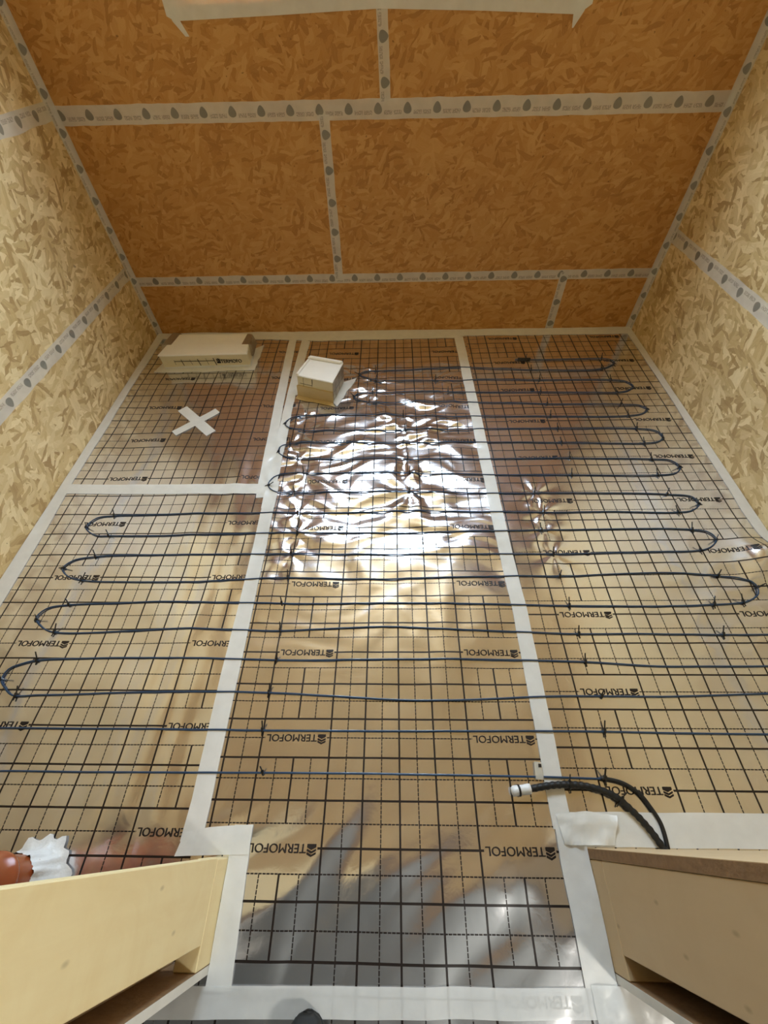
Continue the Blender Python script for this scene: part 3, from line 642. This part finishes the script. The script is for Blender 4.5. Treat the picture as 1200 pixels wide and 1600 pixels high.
# long low box against the far wall
b1 = tag(empty('pipe_box', (-1.07, 2.42, 0)), 'long low white box wrapped in printed film against the far wall', 'box')
def own(o, root): o.parent = root; o.matrix_parent_inverse = Matrix.Translation(-root.location); return o
B1 = [(-1.318, 2.328), (-.822, 2.330), (-.834, 2.525), (-1.300, 2.535)]; B1T = [(-1.318, 2.322), (-.820, 2.326), (-.834, 2.522), (-1.290, 2.532)]
own(hexa('box_body', B1, B1T, -.004, .085, 'cream', None, .003), b1)
own(hexa('lid', [(-1.322, 2.316), (-.818, 2.320), (-.838, 2.526), (-1.286, 2.536)], [(-1.320, 2.318), (-.820, 2.322), (-.840, 2.526), (-1.284, 2.536)], .0852, .092, 'white_card', None, .0015), b1)
fv, ff = bars([(.075, .050, .300, .050, .0042), (.075, .028, .075, .058, .002), (.120, .022, .116, .062, .004), (.170, .026, .165, .062, .002), (.215, .020, .210, .064, .0045), (.262, .026, .258, .066, .0022), (.306, .022, .300, .068, .0045)])
own(face_print('grid_print', None, fv, ff, (-1.3175, 2.3250, 0), (1, .004, 0), (0, -.06, 1), (0, -1, 0)), b1)
tv, tf = wordmark('TERMOFO', .118, .0165, True, .02, 0., .0009)
own(face_print('printed_name', None, tv*[1, 1.35, 1], tf, (-1.003, 2.3245, .034), (1, .004, 0), (0, -.06, 1), (0, -1, 0)), b1)
ring = lerp_ring([(-1.290, 2.52), (-1.318, 2.327), (-.821, 2.329), (-.834, 2.52)], 8); out = lerp_ring([(-1.335, 2.54), (-1.375, 2.288), (-.795, 2.296), (-.790, 2.56)], 8, .004, 3)
own(skirt('tape_flange', ring, out, .022, 'tape', None, 1), b1)
own(hexa('foil_flap', [(-1.345, 2.40), (-1.305, 2.40), (-1.272, 2.56), (-1.312, 2.57)], [(-1.335, 2.42), (-1.272, 2.42), (-1.255, 2.55), (-1.310, 2.56)], .02, .0935, 'grey_foil', None, .004), b1)
own(hexa('foil_flap', [(-.850, 2.40), (-.812, 2.39), (-.818, 2.53), (-.850, 2.53)], [(-.872, 2.41), (-.816, 2.41), (-.826, 2.52), (-.862, 2.53)], .03, .0935, 'grey_foil', None, .004), b1)

# small square box by the seam
b2 = tag(empty('floor_box', (-.40, 2.11, 0)), 'small square box with a white lid and printed sides beside the left foil joint', 'box')
b2b = [(-.512, 2.062), (-.325, 1.998), (-.282, 2.165), (-.462, 2.232)]; b2t = [(-.502, 2.074), (-.315, 2.006), (-.275, 2.176), (-.450, 2.234)]
own(hexa('box_body', b2b, b2t, -.004, .112, 'cream', None, .002), b2)
lid_lo = [(-.508, 2.072), (-.313, 2.000), (-.270, 2.178), (-.449, 2.240)]
own(hexa('lid', lid_lo, [(-.506, 2.074), (-.315, 2.003), (-.272, 2.177), (-.449, 2.238)], .1122, .117, 'white_card', None, .002), b2)
own(hexa('lid_rim', [(-.465, 2.215), (-.285, 2.155), (-.272, 2.177), (-.450, 2.238)], [(-.462, 2.219), (-.284, 2.160), (-.273, 2.176), (-.450, 2.235)], .1172, .128, 'white_card', None, .003), b2)
own(hexa('lid_rim', [(-.507, 2.074), (-.494, 2.070), (-.450, 2.205), (-.462, 2.209)], [(-.506, 2.075), (-.496, 2.072), (-.451, 2.203), (-.461, 2.206)], .1172, .125, 'white_card', None, .002), b2)
e1 = np.array([.187, -.064, 0]); e1 /= np.linalg.norm(e1); n1 = np.array([e1[1], -e1[0], 0])
if n1[1] > 0: n1 = -n1
fv, ff = bars([(.035, .045, .035, .108, .002), (.085, .030, .085, .108, .0045), (.150, .030, .152, .108, .0045), (.172, .030, .174, .108, .002), (.015, .075, .185, .070, .0025)])
own(face_print('grid_print', None, fv, ff, (-.512, 2.062, 0), e1, (.085, .10, 1), n1), b2)
own(hexa('beige_tape', [(-.516, 2.058), (-.322, 1.991), (-.322, 1.999), (-.513, 2.064)], [(-.512, 2.063), (-.320, 1.995), (-.319, 2.003), (-.509, 2.069)], .003, .062, 'beige', None), b2)
e2 = np.array([.043, .167, 0]); e2 /= np.linalg.norm(e2)
own(hexa('film_side', [(-.3235, 2.000), (-.3185, 1.999), (-.2775, 2.163), (-.283, 2.165)], [(-.3145, 2.008), (-.3105, 2.007), (-.2715, 2.173), (-.276, 2.174)], .012, .108, 'grey_foil', None), b2)
fv, ff = bars([(.03, .02, .03, .10, .003), (.08, .02, .08, .10, .0045), (.13, .02, .13, .10, .003), (.0, .06, .165, .055, .003)])
own(face_print('grid_print', None, fv, ff, (-.3180, 1.999, 0), e2, (.08, .08, 1), (e2[1], -e2[0], 0), 'ink', .0012), b2)
ring = lerp_ring([(-.325, 1.997), (-.281, 2.166)], 6); out = lerp_ring([(-.302, 1.962), (-.212, 2.205)], 6, .004, 5)
own(skirt('tape_flange', ring, out, .030, 'tape', None, 2), b2)
ring = lerp_ring([(-.513, 2.063), (-.326, 1.997)], 6); out = lerp_ring([(-.528, 2.032), (-.312, 1.960)], 6, .003, 6)
own(skirt('tape_flange', ring, out, .012, 'beige', None, 3), b2)
ring = lerp_ring([(-.462, 2.232), (-.513, 2.063)], 6); out = lerp_ring([(-.500, 2.245), (-.548, 2.052)], 6, .003, 7)
own(skirt('tape_flange', ring, out, .020, 'tape', None, 4), b2)

# ---------------------------------------------------------------- heating cable
path = catmull(CABLE, .016)
pz = H(path[:, 0], path[:, 1])
# the stiff cable bridges the small creases of the film
ker = np.ones(7)/7; pz = np.convolve(np.pad(pz, 3, mode='edge'), ker, 'valid')
pz = np.maximum(pz, H(path[:, 0], path[:, 1]))+.0036+.0015*np.clip(perl(path[:, 0]*4, path[:, 1]*4, 30), 0, 1)
cable = tag(empty('heating_cable', (0.55, .355, 0)), 'thin blue-black heating cable laid to and fro across the foil', 'cable')
own(tube('cable_run', np.column_stack([path, pz]), .0027, 'cable', None, 7), cable)
LEAD = [(.545, .356), (.565, .354), (.602, .345), (.636, .322), (.656, .288), (.666, .262), (.667, .236), (.664, .205)]
lp = catmull(LEAD, .008); own(tube('cold_lead', np.column_stack([lp, H(lp[:, 0], lp[:, 1])+.0068]), .0052, 'rubber', None, 10), cable)
ep = np.array([(.690, 2.354), (.72, 2.353), (.76, 2.353)]); own(tube('end_joint', np.column_stack([ep, H(ep[:, 0], ep[:, 1])+.006]), .0062, 'black', None, 10), cable)

# black conduit for the floor sensor
cond = tag(empty('sensor_conduit', (.40, .33, 0)), 'thick black corrugated conduit curving to the tan lining, white tape on its end', 'conduit')
CP = [(.318, .3265), (.348, .330), (.422, .340), (.498, .338), (.567, .317), (.605, .283), (.632, .248), (.655, .205)]
cp = catmull(CP, .004); rr = .0082+.0006*np.sign(np.sin(np.arange(len(cp))*1.6))
own(tube('conduit_tube', np.column_stack([cp, H(cp[:, 0], cp[:, 1])+.0102]), rr, 'rubber', None, 12), cond)
wp = np.linspace((.298, .3245), (.349, .3305), 9); wr = np.array([.009, .0125, .0125, .012, .0118, .0115, .0122, .0128, .0120])
own(tube('tape_wrap', np.column_stack([wp, H(wp[:, 0], wp[:, 1])+.0125]), wr, 'white_wrap', None, 9), cond)
def ring_mesh(name, c, axis, R, r, mat, n=14, k=6):
    a = np.array(axis, float); a /= np.linalg.norm(a); u = np.cross(a, (0, 0, 1.)); u /= np.linalg.norm(u); w = np.cross(u, a); V, F = [], []
    for i in range(n):
        t = 2*math.pi*i/n; d = u*math.cos(t)+w*math.sin(t)
        for j in range(k): q = 2*math.pi*j/k; V.append(np.array(c)+d*(R+r*math.cos(q))+a*r*math.sin(q)*1.6)
    for i in range(n):
        for j in range(k): F.append((i*k+j, i*k+(j+1) % k, ((i+1) % n)*k+(j+1) % k, ((i+1) % n)*k+j))
    return from_py(name, V, F, mat, None, True)
own(ring_mesh('binding_ring', (.318, .3265, float(H(.318, .3265))+.0125), (1, .12, 0), .0128, .0018, 'black'), cond)

# cable ties: a band round the cable, a square head and a short tail
def tie_mesh(R):
    bm = bmesh.new(); n, k = 10, 4; rows = []
    for i in range(n):
        t = 2*math.pi*i/n; d = Vector((0, math.cos(t), math.sin(t))); rw = []
        for j in range(k): q = math.pi/4+2*math.pi*j/k; rw.append(bm.verts.new(d*(R+.0011*math.cos(q))+Vector((.0024*math.sin(q), 0, 0))))
        rows.append(rw)
    for i in range(n):
        for j in range(k): bm.faces.new((rows[i][j], rows[i][(j+1) % k], rows[(i+1) % n][(j+1) % k], rows[(i+1) % n][j]))
    def bx(c, s, tilt=0):
        mtx = Matrix.Translation(c) @ Matrix.Rotation(tilt, 4, 'X') @ Matrix.Diagonal((*s, 1)); bmesh.ops.create_cube(bm, size=1, matrix=mtx)
    bx((0, R*.75, R*.8), (.0058, .0050, .0046), .5); bx((0, R*.75+.008, R*.8+.0075), (.0028, .0016, .017), -.75); bx((0, -R*1.5, -R*.35), (.0030, .010, .0014), .3)
    me = bpy.data.meshes.new('cable_tie'); bm.to_mesh(me); bm.free(); me.materials.append(M['black']); return me
TM = tie_mesh(.0042); TMB = tie_mesh(.0098)
tang = np.gradient(path, axis=0)
ORD = ['first', 'second', 'third', 'fourth', 'fifth', 'sixth', 'seventh', 'eighth', 'ninth', 'tenth', 'eleventh', 'twelfth', 'thirteenth', 'fourteenth', 'fifteenth', 'sixteenth', 'seventeenth', 'eighteenth', 'nineteenth', 'twentieth', 'last']
used = set()
for x, y in TIES:
    i = int(np.argmin(np.hypot(path[:, 0]-x, path[:, 1]-y))); px, py = path[i]; t = tang[i]
    bend = abs(t[1]) > abs(t[0])*.75
    run = int(round((py-.36)/.1)); run = max(0, min(20, run))
    if bend:
        lo = int(round((py-.41)/.1)); side = 'left' if px < 0 else 'right'
        lab = f'black cable tie at the {side} bend after the {ORD[max(0,min(19,lo))]} cable run from the doorway'
    else:
        place = 'beside the left wall' if px < -.9 else 'near the left joint' if px < -.25 else 'in mid floor' if px < .42 else 'past the right joint' if px < .9 else 'near the right wall'
        lab = f'black tie on the {ORD[run]} cable run from the doorway, {place}'
    if lab in used: lab = lab.replace('black', 'second black')
    used.add(lab)
    o = bpy.data.objects.new('cable_tie', TM); C.objects.link(o); o.location = (px, py, pz[i]); o.scale = (1.25, 1.25, 1.25)
    o.rotation_euler = (random.uniform(-.5, .5), 0, math.atan2(t[1], t[0])+(math.pi if t[0] < 0 else 0)+random.uniform(-.2, .2)); tag(o, lab, 'cable tie', 'black ties along the heating cable')
for (x, y, lab) in ((.455, .3395, 'larger black tie on the thick conduit over the right joint tape'), (.578, .308, 'larger black tie on the thick conduit near its bend')):
    i = int(np.argmin(np.hypot(cp[:, 0]-x, cp[:, 1]-y))); t = cp[min(i+1, len(cp)-1)]-cp[i]
    o = bpy.data.objects.new('cable_tie', TMB); C.objects.link(o); o.location = (*cp[i], float(H(*cp[i]))+.0102); o.rotation_euler = (0, 0, math.atan2(t[1], t[0])); tag(o, lab, 'cable tie', 'black ties on the conduit')
o = bpy.data.objects.new('cable_tie', TM); C.objects.link(o); o.location = (.556, .355, float(H(.556, .355))+.0068); o.scale = (1.4, 1.4, 1.4); tag(o, 'black tie where the blue cable enters its black sleeve', 'cable tie')

# clear tag clipped on the cable near the right joint
tg = tag(empty('cable_tag', (.378, .372, 0)), 'small clear plastic tag on the cable by the right joint tape', 'tag')
hz = float(H(.378, .372))
own(hexa('tag_film', [(.368, .352), (.390, .350), (.394, .392), (.372, .394)], [(.370, .354), (.388, .352), (.392, .390), (.374, .392)], hz+.008, hz+.0095, 'clear', None, .0004), tg)
own(hexa('tag_print', [(.381, .380), (.389, .3795), (.390, .388), (.382, .3885)], [(.381, .380), (.389, .3795), (.390, .388), (.382, .3885)], hz+.0097, hz+.0103, 'ink', None), tg)

# ---------------------------------------------------------------- drain pipe in the open wall cavity
def lathe(name, prof, cx, cy, mat, parent, n=40, jit=None):
    V, F = [], []
    for r, z in prof:
        for j in range(n):
            t = 2*math.pi*j/n; q = r+(jit(r, z, t) if jit else 0); V.append((cx+q*math.cos(t), cy+q*math.sin(t), z))
    for i in range(len(prof)-1):
        for j in range(n): F.append((i*n+j, i*n+(j+1) % n, (i+1)*n+(j+1) % n, (i+1)*n+j))
    return from_py(name, V, F, mat, parent, True)
PX, PY = -.915, .134
pipe = tag(empty('drain_pipe', (PX, PY, 0)), 'orange-brown drain pipe rising behind the pale jamb with a white taped collar', 'pipe')
own(lathe('pipe_body', [(.050, .0), (.050, .11), (.0505, .112), (.0505, .16)], PX, PY, 'pipe', None), pipe)
own(lathe('socket', [(.0505, .128), (.055, .132), (.058, .140), (.058, .152), (.0555, .158), (.0555, .21), (.0590, .215), (.0590, .232), (.056, .236), (.0505, .240), (.0505, 1.1)], PX, PY, 'pipe', None), pipe)
cj = lambda r, z, t: .0025*math.sin(9*t+z*60)+.002*math.sin(17*t+2)+(.009*max(0, math.sin(6*t+1))+.005*math.sin(13*t) if z < .004 else 0)
own(lathe('tape_collar', [(.082, .0035), (.066, .006), (.0565, .020), (.0540, .05), (.0530, .078), (.0512, .085)], PX, PY, 'white_wrap', None, 64, cj), pipe)

# ---------------------------------------------------------------- toe of a shoe at the lower frame edge
sh = tag(empty('shoe', (-.197, -.19, 0)), 'dark green shoe toe standing on the doorway tape', 'shoe')
def shoe_part(name, prof, mat, zoff=0.):
    """prof: rows of (y from the toe tip, half width, z low, z high)"""
    V, F = [], []; n = 14
    for yy, hw, z0, z1 in prof:
        for j in range(n):
            t = 2*math.pi*j/n; cx = math.copysign(abs(math.cos(t))**.75, math.cos(t)); cz = math.copysign(abs(math.sin(t))**.8, math.sin(t))
            V.append((-.197+hw*cx+.02*yy, -.066-yy, zoff+(z0+z1)/2+(z1-z0)/2*cz))
    for i in range(len(prof)-1):
        for j in range(n): F.append((i*n+j, i*n+(j+1) % n, (i+1)*n+(j+1) % n, (i+1)*n+j))
    F += [tuple(range(n)), tuple(range(len(prof)*n-1, (len(prof)-1)*n-1, -1))]
    return own(from_py(name, V, F, mat, None, True), sh)
shoe_part('sole', [(.0, .006, .006, .016), (.006, .022, .005, .020), (.02, .036, .005, .022), (.05, .045, .005, .022), (.11, .046, .005, .022), (.18, .036, .005, .024), (.25, .034, .005, .028), (.28, .022, .006, .028)], 'sole')
shoe_part('upper', [(.004, .012, .018, .030), (.012, .026, .016, .042), (.03, .036, .016, .056), (.07, .041, .016, .066), (.12, .040, .016, .085), (.17, .033, .016, .105), (.23, .031, .016, .112), (.274, .020, .018, .105)], 'shoe')
shoe_part('toe_cap', [(.001, .012, .017, .028), (.008, .0265, .016, .040), (.022, .0345, .016, .0525), (.034, .0375, .016, .0585), (.037, .0370, .016, .0585)], 'sole')
